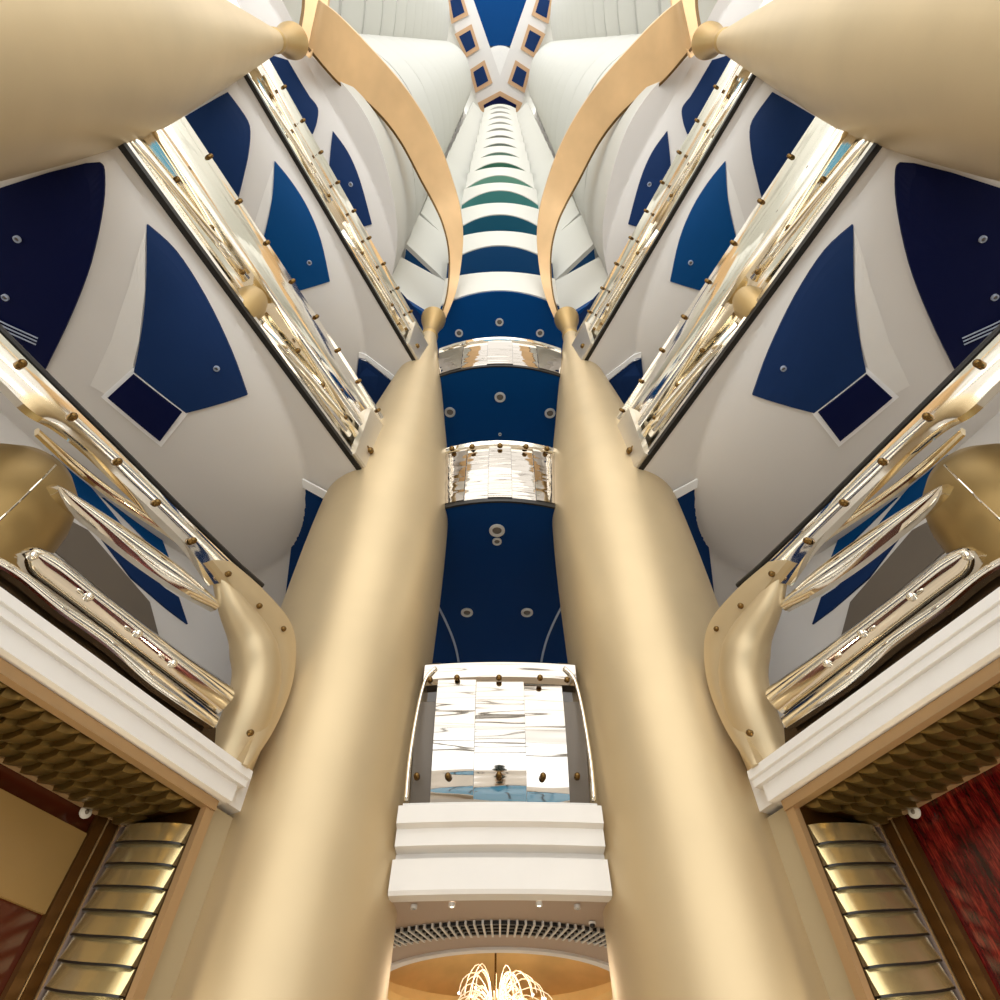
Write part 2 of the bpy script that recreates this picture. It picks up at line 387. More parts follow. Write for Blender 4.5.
# white edge of the navy strip left of the column
for sg in (1, -1):
    bm = N(); q = [hz(u, v, 11.75) for u, v in ((300, 478), (330, 494), (327, 501), (300, 486))]
    plate(bm, [M(p, sg) for p in q], Vector((0, 0, .05))); obj('white_edge', bm, EDGEW, c2)
    bm = N(); tube(bm, [M(hz(u, v, 11.8), sg) for u, v in arc_px([(438, 606), (446, 622), (454, 642), (459, 664), (461, 690)])], .035, 8); obj('curved_strip', bm, DOT, c2)
for (u, v), z, r, w in (((497, 530), 11.85, .2, 'upper of the middle pair on the lowest navy ceiling'), ((497, 541), 11.85, .12, 'lower small one of the middle pair on the lowest navy ceiling'),
    ((467, 612), 11.85, .17, 'left one of the lowest navy ceiling'), ((527, 612), 11.85, .17, 'right one of the lowest navy ceiling'),
    ((450, 412), 19.7, .2, 'left one of the middle blue ceiling'), ((500, 397), 19.7, .2, 'middle one of the middle blue ceiling'), ((550, 413), 19.7, .2, 'right one of the middle blue ceiling'), ((500, 434), 19.7, .06, 'tiny one near the back of the middle blue ceiling'),
    ((459, 333), 27.8, .19, 'left one of the top blue ceiling'), ((499.5, 322), 27.8, .19, 'middle one of the top blue ceiling'), ((540, 333), 27.8, .19, 'right one of the top blue ceiling')):
    ceil_light(hz(u, v, z - .045), r, 'downlight, ' + w)

def bolts(parent, pts, nrm, r=.045, t=.05, m=BOLT):
    for p in pts:
        bm = N(); disc(bm, p, nrm, r, t, 12); obj('bolt', bm, m, parent, True, 50)
# --- lowest bridge: white stepped ledge + polished balustrade
t = thing('bridge_ledge', 'white stepped ledge under the lowest mirrored balustrade between the columns', 'ledge', (0, 9, 3.2))
bm = N(); sweep_arc(bm, [(8.78, 4.28), (8.78, 4.03), (8.9, 4.0), (8.9, 3.77), (9.6, 3.77), (9.6, 4.28)], 1.6, .08, -1.48, 1.48); obj('upper_step', bm, WHITE, t)
bm = N(); sweep_arc(bm, [(9.16, 3.77), (9.16, 3.7), (9.0, 3.64), (8.97, 3.24), (9.0, 3.19), (9.22, 3.19), (9.22, 3.77)], 1.6, .08, -1.5, 1.5); obj('lower_step', bm, WHITE, t, True, 30)
def bulge_prof(z0, z1, y, tilt0, tilt1, n=12):
    """front line of a mirror whose normal tips downward by tilt0 at the bottom and tilt1 at the top"""
    out = []; yy = y; dz = (z1 - z0) / n
    pts = []
    for i in range(n + 1):
        pts.append((yy, z0 + dz * i)); a = math.radians(tilt0 + (tilt1 - tilt0) * (i + .5) / n); yy -= math.tan(a) * dz
    top = pts[-1][0]
    return [(a - top + y, b) for a, b in pts]
t = thing('bridge_balustrade', 'lowest polished mirror balustrade between the columns with grey side panels', 'balustrade', (0, 9, 4.4), 'mirror balustrades of the bridges')
bp = bulge_prof(4.3, 6.55, 8.98, 31, -1)
for i, (x0, x1, a) in enumerate(((-1.1, -.42, -.02), (-.42, .42, 0), (.42, 1.1, .02))):
    bm = N(); pr = [(y + abs(a) + a * (z - 4.3) * 1.2, z) for y, z in bp] + [(9.75, 6.55), (9.75, 4.3)]
    sweep_arc(bm, pr, 1.6, .05, x0 + .003, x1 - .003, n=10); obj('mirror_panel', bm, MIRW, t, True, 30)
for sgn in (1, -1):
    bm = N(); sweep_arc(bm, [(y + .06, z) for y, z in bp[:-2]] + [(9.75, bp[-3][1]), (9.75, 4.3)], 1.6, .05, min(sgn * 1.1, sgn * 1.42), max(sgn * 1.1, sgn * 1.42), n=6); obj('side_panel', bm, GREY, t, True, 30)
    bm = N(); tube(bm, [hy(500 - sgn * (500 - u), v, 8.93) for u, v in arc_px([(406, 801), (409, 765), (415, 725), (421, 695), (427, 677), (436, 668)])], .035, 8); obj('side_frame', bm, MIR, t, True)
bm = N(); sweep_arc(bm, [(9.0, 6.5), (8.9, 6.56), (8.88, 6.86), (8.94, 6.93), (9.2, 6.93), (9.2, 6.5)], 1.6, .12, -1.36, 1.36); obj('top_rail', bm, MIRW, t, True, 30)
bm = N(); sweep_arc(bm, [(8.86, 4.28), (8.86, 4.34), (9.4, 4.34), (9.4, 4.28)], 1.6, .06, -1.43, 1.43); obj('base_rail', bm, CHROME, t)
bolts(t, [hy(u, v, 8.9) for u, v in ((430, 680), (457, 678), (499, 678), (540, 678), (567, 680))], (0, -1, 0), .05, .06)
bolts(t, [hy(u, v, 9.2 if u in (417, 577) else 9.22) for u, v in ((417, 777), (448, 777), (499, 776), (543, 777), (577, 777))], (0, -1, 0), .05, .09)
# --- middle and upper bridges
def bridge_rail(z0, z1, sag, hwid, lab, panels, rows):
    t = thing('bridge_balustrade', lab, 'balustrade', (0, 9, z0), 'mirror balustrades of the bridges')
    bp = bulge_prof(z0 + .1, z1 - .25, 8.93, 5, -3)
    edges = [-hwid + 2 * hwid * i / panels for i in range(panels + 1)]
    for i in range(panels):
        a = (.0, .05)[i % 2]
        bm = N(); sweep_arc(bm, [(y + a, z) for y, z in bp] + [(9.6, z1 - .25), (9.6, z0 + .1)], hwid, sag, edges[i] + .004, edges[i + 1] - .004, n=6); obj('mirror_panel', bm, MIRW, t, True, 30)
    bm = N(); sweep_arc(bm, [(8.97, z1 - .27), (8.88, z1 - .22), (8.86, z1 - .06), (8.92, z1), (9.3, z1), (9.3, z1 - .27)], hwid, sag, -hwid - .05, hwid + .05); obj('top_rail', bm, MIR, t, True, 30)
    bm = N(); sweep_arc(bm, [(9.0, z0 - .04), (9.0, z0 + .1), (9.06, z0 + .1), (9.06, z0 - .04)], hwid, sag, -hwid, hwid); obj('lower_edge', bm, BLACK, t)
    for pts, y in rows:
        bolts(t, [hy(u, v, y + sag * (hy(u, v, y).x / hwid) ** 2) for u, v in pts], (0, -1, -.2), .075, .08)
bridge_rail(11.85, 14.5, .25, 1.52, 'middle mirrored balustrade spanning the two gold columns', 5, [(((451, 487), (472, 485.5), (500, 484.5), (527, 486), (547, 488)), 9.18), (((452, 449), (472, 447), (500, 446), (526, 447), (547, 449)), 8.86)])
bridge_rail(19.7, 22.0, .45, 2.3, 'uppermost mirrored balustrade spanning the two gold columns', 5, [(((460, 361), (480, 358), (500, 357), (520, 358), (540, 361)), 9.1)])

# --- lobby ceiling behind the ledge, with round opening
bm = N()
n = 48; cxy = (0, 13.45); R0 = 2.25
inner = [bm.verts.new((cxy[0] + R0 * math.cos(2 * PI * k / n), cxy[1] + R0 * math.sin(2 * PI * k / n), 3.2)) for k in range(n)]
outer_ = []
for k in range(n):
    a = 2 * PI * k / n; c, s_ = math.cos(a), math.sin(a)
    f = min(5.5 / abs(c) if abs(c) > 1e-6 else 1e9, (5.5 if s_ > 0 else 4.25) / abs(s_) if abs(s_) > 1e-6 else 1e9)
    outer_.append(bm.verts.new((cxy[0] + c * f, cxy[1] + s_ * f, 3.2)))
for k in range(n): face(bm, [inner[k], inner[(k + 1) % n], outer_[(k + 1) % n], outer_[k]])
ce = struct('ceiling', bm, TAUPE)
bm = N(); revolve(bm, [(R0, 3.16), (R0 + .14, 3.16), (R0 + .14, 3.22), (R0, 3.3)], *cxy, 64, caps=False); obj('opening_rim', bm, WHITE, ce, True, 30)
bm = N(); revolve(bm, [(R0, 3.2), (R0 + .02, 3.45), (R0 + .45, 3.5), (R0 + .45, 3.75), (1.9, 4.1), (1.2, 4.25), (.05, 4.3)], *cxy, 64, caps=False)
COVE = mat('gold_leaf_cove', srgb(214, 182, 124), .4, .4, var=.15, vscale=1.2)
obj('cove_dome', bm, COVE, ce, True, 30)
bm = N()
for r_ in (3.05, 3.18, 3.31, 3.44):
    loft(bm, [[(cxy[0] + rr * math.cos(a), cxy[1] + rr * math.sin(a) * 1.0, z) for rr, z in ((r_, 3.195), (r_, 3.15), (r_ + .05, 3.15), (r_ + .05, 3.195))] for a in [PI * 1.5 + x * PI / 180 * 2 for x in range(-26, 27)]])
gr = obj('vent_grille', bm, BLACK, ce)
bm = N()
for x in range(-50, 51, 2):
    a = PI * 1.5 + x * PI / 180; c, s_ = math.cos(a), math.sin(a)
    box(bm, (c * 3.27, 13.45 + s_ * 3.27, 3.165), .52, .03, .06, Vector((c, s_, 0)), Vector((-s_, c, 0)))
obj('grille_bars', bm, CHROME, ce)
for (u, v), w in (((414, 905), 'far left'), ((452, 903), 'left of middle'), ((539, 902), 'right of middle'), ((577, 905), 'far right')):
    ceil_light(hz(u, v, 3.19), .045, 'small spotlight in the taupe ceiling under the ledge, ' + w, CHROME, lamp=LAMPM if 420 < u < 560 else BLACK)
p = hz(592, 922, 3.19); t = thing('security_camera', 'small dark dome camera under the ledge beside the right column', 'camera', p)
bm = N(); revolve(bm, [(.05, p.z), (.05, p.z - .03)], p.x, p.y, 16); obj('mount', bm, WHITE, t)
bm = N(); revolve(bm, [(.04, p.z - .03), (.035, p.z - .06), (.015, p.z - .075)], p.x, p.y, 16); obj('dome', bm, BLACK, t, True)
# chandelier
t = thing('chandelier', 'glittering chandelier of fine curved stems hanging in the round gold cove', 'chandelier', (0, 13.2, 4.25))
bm = N(); tube(bm, [(-.08, 13.2, 4.29), (-.08, 13.2, 2.6)], .018, 8); obj('rod', bm, BOLT, t)
bm = N(); revolve(bm, [(.02, 2.75), (.2, 2.7), (.2, 2.6), (.02, 2.55)], -.08, 13.2, 24); obj('hub', bm, MIR, t)
CHL = mat('chandelier_stem', srgb(255, 236, 205), .3, .4, emit=.6)
for k in range(64):
    a = random.uniform(0, 2 * PI); L_ = random.uniform(.35, 1.0); h = random.uniform(.4, 1.02) * (1.15 - .5 * L_)
    c, s_ = math.cos(a), math.sin(a)
    bm = N(); tube(bm, catmull([(-.08 + c * L_ * f, 13.2 + s_ * L_ * f, 2.65 + h * g) for f, g in ((.05, 0), (.25, .7), (.6, 1.0), (.95, .8), (1.05, .5))], 3), .008, 5); obj('stem', bm, CHL, t, True)
    if k < 26:
        bm = N(); bmesh.ops.create_icosphere(bm, subdivisions=1, radius=.022)
        for v in bm.verts: v.co += Vector((-.08 + c * L_ * 1.05, 13.2 + s_ * L_ * 1.05, 2.65 + h * .5))
        obj('crystal_bulb', bm, LAMPM, t)

# ================================================================== WING BALCONY BANDS (levels 2 and 3)
def sweep_w(bm, prof, s0, s1, sg, n=40, mi=0):
    rings = []
    for i in range(n + 1):
        s = s0 + (s1 - s0) * i / n
        rings.append([M(W(s, d, z), sg) for d, z in prof])
    loft(bm, rings, mi=mi)
def band(lv, z0, z1, sg):
    s1 = 7.47 - col_r(z0) * .78
    t = thing('wing_balustrade', '%s polished gold balcony band of the %s wing running to the central column' % ({2: 'wide', 3: 'slender upper'}[lv], SIDE[sg]), 'balustrade', M(W(1.7, -6.6, z0), sg), 'polished balcony bands of the wings')
    h = z1 - z0; s0 = -8
    bm = N(); sweep_w(bm, [(-6.52, z0 - .02), (-6.4, z0 - .02), (-6.4, z0 + .1), (-6.52, z0 + .1)], s0, s1, sg); obj('lower_edge', bm, BLACK, t)
    # lower concave tray
    bm = N(); sweep_w(bm, [(-6.42, z0 + .1), (-6.4, z0 + .2), (-6.52, z0 + .3), (-6.6, z0 + h * .3), (-6.56, z0 + h * .48), (-6.75, z0 + h * .48), (-6.75, z0 + .1)], s0, s1, sg); obj('lower_tray', bm, MIRS[sg], t, True, 50)
    bm = N(); sweep_w(bm, [(-6.42, z0 + h * .46), (-6.36, z0 + h * .5), (-6.4, z0 + h * .56), (-6.46, z0 + h * .72), (-6.44, z0 + h * .9), (-6.38, z0 + h), (-6.5, z0 + h + .03), (-6.75, z0 + h), (-6.75, z0 + h * .46)], s0, s1, sg); obj('upper_panel', bm, MIRS[sg], t, True, 50)
    # tie bars crossing the tray
    for (sa, sb) in ((-2.2, 1.3), (2.1, 5.4)):
        bm = N(); tube(bm, [M(W(sa + (sb - sa) * f, -6.42 + .05 * math.sin(PI * f), z0 + .25 + h * .22 * f), sg) for f in (0, .25, .5, .75, 1)], .085, 10); obj('tie_bar', bm, MIRS[sg], t, True)
        bm = N(); tube(bm, [M(W(sa + (sb - sa) * f, -6.40 + .04 * math.sin(PI * f), z0 + h * (.46 - .2 * f)), sg) for f in (0, .25, .5, .75, 1)], .05, 8); obj('tie_bar', bm, MIRGS[sg], t, True)
    nb = 9
    bolts(t, [M(W(-2.6 + 8.4 * i / nb, -6.36, z0 + h * .27), sg) for i in range(nb + 1) if i not in (5,)], M(WN, sg), .055, .08)
    bolts(t, [M(W(-2.8 + 8.6 * i / nb, -6.38, z0 + h * .97), sg) for i in range(nb + 1)], M(WN + Vector((0, 0, 1)), sg), .05, .09)
    # end plate beside the central column
    bm = N(); sweep_w(bm, [(-6.34, z0 + .02), (-6.3, z0 + .06), (-6.3, z0 + h * .8), (-6.34, z0 + h * .84), (-6.5, z0 + h * .84), (-6.5, z0 + .02)], s1 - .75, s1 + .25, sg, 4); obj('end_plate', bm, PLATE, t, True, 30)
    bolts(t, [M(W(s1 - .35, -6.3, z0 + h * .25), sg)], M(WN, sg), .09, .1)
    # bronze bracket drum on the band
    if lv == 2:
        bm = N(); c = M(W(1.72, -6.68, 0), sg); revolve(bm, [(.3, z0 + .08), (.34, z0 + .2), (.36, z0 + .8), (.3, z0 + 1.1), (.15, z0 + 1.2)], c.x, c.y, 32); obj('bracket_drum', bm, GOLDD, t, True, 40)
for sg in (1, -1):
    band(2, 11.85, 14.6, sg); band(3, 19.7, 22.2, sg)

# ================================================================== WING LEVEL 1: ledge, balustrade, elbow, drum column
def wline(a, b, off, z=None):
    return hw(*a, off), hw(*b, off)
for sg in (1, -1):
    sw = SIDE[sg]
    S1 = sd(hw(246, 770, -6.45))[0]
    # white ledge
    t = thing('wing_ledge', 'white stepped cornice over the %s shop front' % sw, 'cornice', M(W(2, -6.5, 4), sg), 'white cornices over the shop fronts')
    bm = N(); sweep_w(bm, [(-6.36, 4.26), (-6.36, 4.15), (-6.40, 4.14), (-6.40, 4.05), (-7.2, 4.05), (-7.2, 4.26)], -9, S1 + .05, sg, 4); obj('upper_step', bm, WHITE, t)
    bm = N(); sweep_w(bm, [(-6.47, 4.05), (-6.47, 3.84), (-7.2, 3.84), (-7.2, 4.05)], -9, S1 - .03, sg, 4); obj('lower_step', bm, WHITE, t)
    # balustrade
    t = thing('wing_balustrade', 'lowest polished gold balustrade of the %s wing above the white cornice' % sw, 'balustrade', M(W(2, -6.5, 4.42), sg), 'polished balcony bands of the wings')
    def traced(top, bot, off, th, m, nm, par=t, bulge=0., nseg=6, smooth=True):
        a = catmull([hw(u, v, off) for u, v in top], nseg); b = catmull([hw(u, v, off) for u, v in bot], nseg); rings = []
        for p, q in zip(a, b):
            r = []
            for k in range(7):
                f = k / 6; c = p.lerp(q, f) + WN * bulge * math.sin(PI * f); r.append(c)
            r += [q - WN * th, p - WN * th]
            rings.append([M(x, sg) for x in r])
        bm = N(); loft(bm, rings); return obj(nm, bm, m, par, smooth, 50)
    traced([(-60, 272), (0, 333), (60, 393), (120, 452), (150, 482), (180, 512), (210, 541), (240, 570), (250, 582)], [(-60, 325), (0, 380), (32, 411), (60, 427), (90, 451), (120, 480), (160, 518), (190, 549), (214, 584)], -6.45, .12, MIRS[sg], 'top_band', bulge=.04)
    bm = N(); tube(bm, [M(hw(u, v - 2, -6.5), sg) for u, v in ((-60, 272), (0, 332), (60, 392), (120, 451), (180, 511), (240, 569), (262, 588))], .05, 8); obj('top_edge', bm, BLACK, t)
    traced([(38, 428), (76, 460), (120, 494), (172, 528), (208, 558)], [(38, 434), (74, 467), (118, 501), (170, 535), (208, 564)], -6.6, .06, MIRGS[sg], 'slim_rail', bulge=.03)
    traced([(52, 484), (64, 488), (104, 513), (150, 544), (190, 574), (218, 601)], [(56, 492), (68, 505), (102, 533), (141, 564), (178, 589), (216, 610)], -6.6, .1, MIRS[sg], 'middle_rail', bulge=.07)
    traced([(21, 551), (36, 546), (60, 558), (90, 583), (120, 606), (180, 651), (233, 688)], [(24, 559), (34, 572), (50, 584), (74, 602), (100, 622), (160, 668), (219, 713)], -6.5, .12, MIRS[sg], 'lower_tube', bulge=.12)
    traced([(-40, 540), (14, 565), (60, 600), (110, 635), (160, 674), (219, 717)], [(-40, 549), (11, 575), (56, 611), (106, 647), (155, 688), (214, 728)], -6.45, .1, MIRS[sg], 'base_strip', bulge=.02)
    traced([(-40, 549), (11, 573), (56, 609), (106, 645), (155, 686), (216, 728)], [(-40, 580), (0, 600), (46, 634), (96, 672), (146, 710), (214, 756)], -6.6, .05, DBR, 'base_channel')
    bolts(t, [M(hw(u, v, -6.4), sg) for u, v in ((21, 364), (72, 417), (117, 462), (156, 503), (192, 541))], M(WN, sg), .05, .07)
    bolts(t, [M(hw(u, v, -6.28), sg) for u, v in ((32, 556), (88, 597), (137, 634), (172, 664))], M(WN, sg), .05, .06, MIRS[sg])
    # gold flange and elbow at the end of the balustrade
    e = thing('end_elbow', 'satin gold elbow piece with bolted flange joining the %s balustrade to the column' % sw, 'bracket', M(hw(245, 760, -6.4), sg), 'gold elbows beside the columns')
    traced([(232, 562), (262, 588), (288, 618), (296, 645), (292, 685), (275, 728), (249, 768)], [(212, 560), (236, 590), (262, 622), (277, 650), (277, 690), (258, 728), (243, 764)], -6.33, .16, GOLD, 'flange', e, bulge=.03)
    cl = catmull([hw(u, v, o_) for u, v, o_ in ((219, 572, -6.5), (232, 605, -6.5), (250, 638, -6.5), (257, 672, -6.5), (250, 708, -6.56), (236, 745, -6.72), (222, 775, -6.85))], 5)
    rr = [.1 + .25 * min(1, i / (len(cl) * .38)) for i in range(len(cl))]
    bm = N(); tube(bm, [M(p, sg) for p in cl], rr, 24); obj('elbow_tube', bm, GOLD, e, True, 50)
    bolts(e, [M(hw(u, v, -6.3), sg) for u, v in ((228, 574), (259, 606), (283, 629))] + [M(hw(250, 733, -6.16), sg)], M(WN, sg), .045, .05)
    # drum column
    c = M(W(1.6, -7.9, 0), sg)
    t = thing('drum_column', 'short fat bronze gold drum column behind the %s balustrade' % sw, 'column', (c.x, c.y, 4.42), 'bronze drum columns')
    bm = N(); revolve(bm, [(.78, 4.42), (.82, 5.0), (.83, 5.7), (.8, 6.2), (.7, 6.6), (.48, 6.9), (.2, 7.0)], c.x, c.y, 48); obj('drum', bm, DRUM, t, True, 50)
    a0 = math.atan2(-c.y, -c.x) + sg * .1
    bm = N(); tube(bm, [(c.x + (r + .005) * math.cos(a0), c.y + (r + .005) * math.sin(a0), z) for r, z in ((.78, 4.42), (.82, 5.0), (.83, 5.7), (.8, 6.2), (.7, 6.6))], .012, 6); obj('seam', bm, MIRS[sg], t)
    # balcony floor slab of level 1
    bm = N(); sweep_w(bm, [(-6.65, 3.9), (-6.65, 4.4), (-11.5, 4.4), (-11.5, 3.9)], -10, 9.2, sg, 2); struct('trim_%d' % (1 if sg == 1 else 2), bm, WHITE)

# ================================================================== SHOP FRONTS
SI = 5.4; ZT = 3.84
for sg in (1, -1):
    sw = SIDE[sg]
    # wall pier between the opening and the column
    bm = N()
    for prof, s0, s1 in (([(-6.75, GROUND), (-6.75, ZT + .0), (-8.1, ZT), (-8.1, GROUND)], SI + .12, 9.5),): sweep_w(bm, prof, s0, s1, sg, 2)
    struct('wall_shop_' + sw, bm, mat('pier_plaster', srgb(180, 162, 128), .55))
    t = thing('shop_front', {1: 'gold framed shop opening lower left with brown glossy interior', -1: 'gold framed shop opening lower right with dark red streaked interior'}[sg], 'shop front', M(W(2, -6.7, GROUND), sg), 'gold framed shop fronts')
    bm = N(); sweep_w(bm, [(-6.62, GROUND), (-6.62, ZT), (-6.72, ZT), (-6.72, GROUND)], SI, SI + .14, sg, 2)
    obj('jamb', bm, BRZ, t)
    bm = N(); sweep_w(bm, [(-6.6, ZT - .13), (-6.6, ZT - .005), (-6.72, ZT - .005), (-6.72, ZT - .13)], -8, SI + .14, sg, 2); obj('head', bm, BRZ, t)
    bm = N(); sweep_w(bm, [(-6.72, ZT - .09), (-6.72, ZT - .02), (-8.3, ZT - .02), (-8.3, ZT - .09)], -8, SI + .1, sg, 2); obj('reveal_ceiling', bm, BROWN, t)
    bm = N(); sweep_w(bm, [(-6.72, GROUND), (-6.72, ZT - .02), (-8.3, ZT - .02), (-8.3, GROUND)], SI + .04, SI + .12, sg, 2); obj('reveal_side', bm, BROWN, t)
    # curved overlapping brass scales up the jamb reveal
    zz = ZT - .12; k = 0
    while zz > GROUND + .2:
        hgt = .245; rings = []
        for i in range(17):
            f = i / 16; d = -6.78 - 1.22 * f; bow = .035 + .2 * math.sin(PI * f) ** .7; drop = .2 * (1 - f) + .04 * math.sin(PI * f)
            rings.append([M(W(SI + .03, d, zz - drop), sg), M(W(SI - bow + .05, d, zz - drop), sg), M(W(SI - bow + .03, d, zz - hgt * .45 - drop), sg), M(W(SI - bow, d, zz - hgt * .93 - drop), sg), M(W(SI - bow + .04, d, zz - hgt - drop), sg), M(W(SI + .03, d, zz - hgt * .9 - drop), sg)])
        bm = N(); loft(bm, rings)
        loft(bm, [[r[3] + (r[3] - r[5]).normalized() * .006 + Vector((0, 0, -.002)), r[3] + (r[3] - r[5]).normalized() * .006 + Vector((0, 0, -.024)), r[5] + Vector((0, 0, -.024)), r[5] + Vector((0, 0, -.002))] for r in rings], mi=1)
        obj('scale', bm, [BRASS, BLACK], t, True, 35)
        zz -= hgt; k += 1
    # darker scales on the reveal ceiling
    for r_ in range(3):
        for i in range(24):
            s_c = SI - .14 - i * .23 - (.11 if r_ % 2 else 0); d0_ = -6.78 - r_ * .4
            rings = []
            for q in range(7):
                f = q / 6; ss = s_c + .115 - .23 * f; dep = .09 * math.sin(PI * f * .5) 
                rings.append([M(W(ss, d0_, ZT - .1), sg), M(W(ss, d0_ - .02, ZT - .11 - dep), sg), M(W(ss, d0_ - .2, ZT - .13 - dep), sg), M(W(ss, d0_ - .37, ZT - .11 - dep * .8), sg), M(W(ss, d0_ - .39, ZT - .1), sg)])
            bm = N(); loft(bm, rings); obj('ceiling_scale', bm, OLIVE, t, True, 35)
    # back glazing with slim brass mullions
    bm = N(); sweep_w(bm, [(-8.12, GROUND), (-8.12, ZT - .09), (-8.2, ZT - .09), (-8.2, GROUND)], -8, SI - .02, sg, 2)
    obj('glossy_panel', bm, RED if sg == -1 else MAROON, t)
    if sg == 1:
        bm = N(); sweep_w(bm, [(-8.06, 2.6), (-8.06, ZT - .36), (-8.11, ZT - .36), (-8.11, 2.6)], -8, SI - .42, sg, 2)
        obj('tan_panel', bm, mat('tan_glazing', srgb(134, 106, 62), .3, var=.12, vscale=.5), t)  # flat tan panel set just before the glossy one
    for ds, w_, m in ((.06, .018, BRZ), (.1, .14, BROWN), (.25, .015, BRZ), (.28, .13, BROWN)):
        bm = N(); sweep_w(bm, [(-8.02, GROUND), (-8.02, ZT - .09), (-8.11, ZT - .09), (-8.11, GROUND)], SI - ds - w_, SI - ds, sg, 2); obj('mullion', bm, m, t)
    bm = N(); sweep_w(bm, [(-8.0, ZT - .12), (-8.0, ZT - .09), (-8.11, ZT - .09), (-8.11, ZT - .12)], -8, SI - .02, sg, 2); obj('back_rail', bm, BRZ, t)
    lt = hw(86, 812, -7.98); p = M(lt, sg)
    b = thing('spotlight', 'small round spotlight in the %s shop opening near its corner' % sw, 'spotlight', p, 'shop spotlights')
    nn = M(WN, sg)
    bm = N(); disc(bm, p, nn, .075, .02, 20); obj('housing', bm, CHROME, b, True, 40)
    bm = N(); disc(bm, p + nn * .012, nn, .03, .015, 16); obj('lamp', bm, GREY, b, True)

# ================================================================== SPINE BALCONIES (stack above the bridges)
tans = [3.96, 4.82, 5.74, 6.49, 7.29, 8.05, 8.85, 9.7, 10.6, 11.5, 12.5, 13.5, 14.6]
cols = [(0, 74, 128), (14, 92, 118), (70, 140, 136), (116, 172, 150), (58, 116, 92), (112, 146, 128), (120, 132, 118), (140, 140, 128), (170, 168, 158), (190, 188, 178), (200, 196, 188), (205, 200, 192), (210, 205, 198)]
names = ['blue', 'dark teal', 'sea green', 'pale green', 'dark green', 'grey green', 'grey', 'grey', 'pale grey', 'pale grey', 'pale', 'pale', 'pale']
ordw = ['first', 'second', 'third', 'fourth', 'fifth', 'sixth', 'seventh', 'eighth', 'ninth', 'tenth', 'eleventh', 'twelfth', 'topmost']
def spine(z, h, sag, hx, m, lab, fo=4.9, fi=7.3):
    t = thing('curved_balcony', lab, 'balcony', (0, 9, z), 'curved balconies stacked up the spine')
    bot = [(p.x, p.y) for p in arc_x(hx, 9, sag, 28)]
    topa = [(p.x, p.y) for p in arc_x(hx, 9, sag * .5, 28)]
    bm = N()
    a = [bm.verts.new((x, y, z)) for x, y in bot]; b = [bm.verts.new((x, y, z + h)) for x, y in topa]
    c = [bm.verts.new((x, y + .07, z + h)) for x, y in topa]; d = [bm.verts.new((x, y + .07, z + .01)) for x, y in bot]
    for i in range(len(a) - 1):
        face(bm, [a[i], a[i + 1], b[i + 1], b[i]]); face(bm, [b[i], b[i + 1], c[i + 1], c[i]]); face(bm, [c[i], c[i + 1], d[i + 1], d[i]]); face(bm, [d[i], d[i + 1], a[i + 1], a[i]])
    face(bm, [a[0], b[0], c[0], d[0]]); face(bm, [a[-1], d[-1], c[-1], b[-1]])
    obj('parapet', bm, WAVE, t, True, 40)
    fl = [(-hx, 9 + sag), (-3.15, 11.05), (-5.25, 8.95), (-6.2, 12.9)] if hx < 3.15 else [(-hx, 9 + sag), (-5.25, 8.95), (-6.2, 12.9)]
    poly = bot + [(-x, y) for x, y in fl[1:]] + [(6.2, 15.95), (-6.2, 15.95)] + list(reversed(fl[1:]))
    bm = N(); prism(bm, [(x, y + (.02 if i < len(bot) else 0)) for i, (x, y) in enumerate(poly)], z + .015, z + .3); obj('soffit', bm, m, t)
    for sg in (1, -1):
        bm = N(); plate(bm, [(-5.27 * sg, 8.93, z), (-3.05 * sg, 11.1, z), (-3.05 * sg, 10.9, z + fi), (-5.3 * sg, 8.8, z + fo)], Vector((-.15 * sg, .18, 0)))
        obj('flank_parapet', bm, WAVE, t)
spine(27.8 + .04, 2.8, .68, 2.75, BLUE, 'lowest curved white balcony right above the top blue ceiling between the arches')
for i, tn in enumerate(tans):
    z = tn * 9; dzn = (tans[i + 1] - tn) * 9 - .03 if i < len(tans) - 1 else 8.5; m = mat('soffit_' + names[i].replace(' ', '_') + str(i), srgb(*cols[i]), .5)
    spine(z, (3.2, 3.6, 3.2, 4.2, 4.5, 4.7)[i] if i < 6 else 5.1, .95 + .04 * i, 3.0, m, '%s balcony in the central stack counting upward, %s underside' % (ordw[i], names[i]), 6.7 if i == 0 else dzn, dzn)

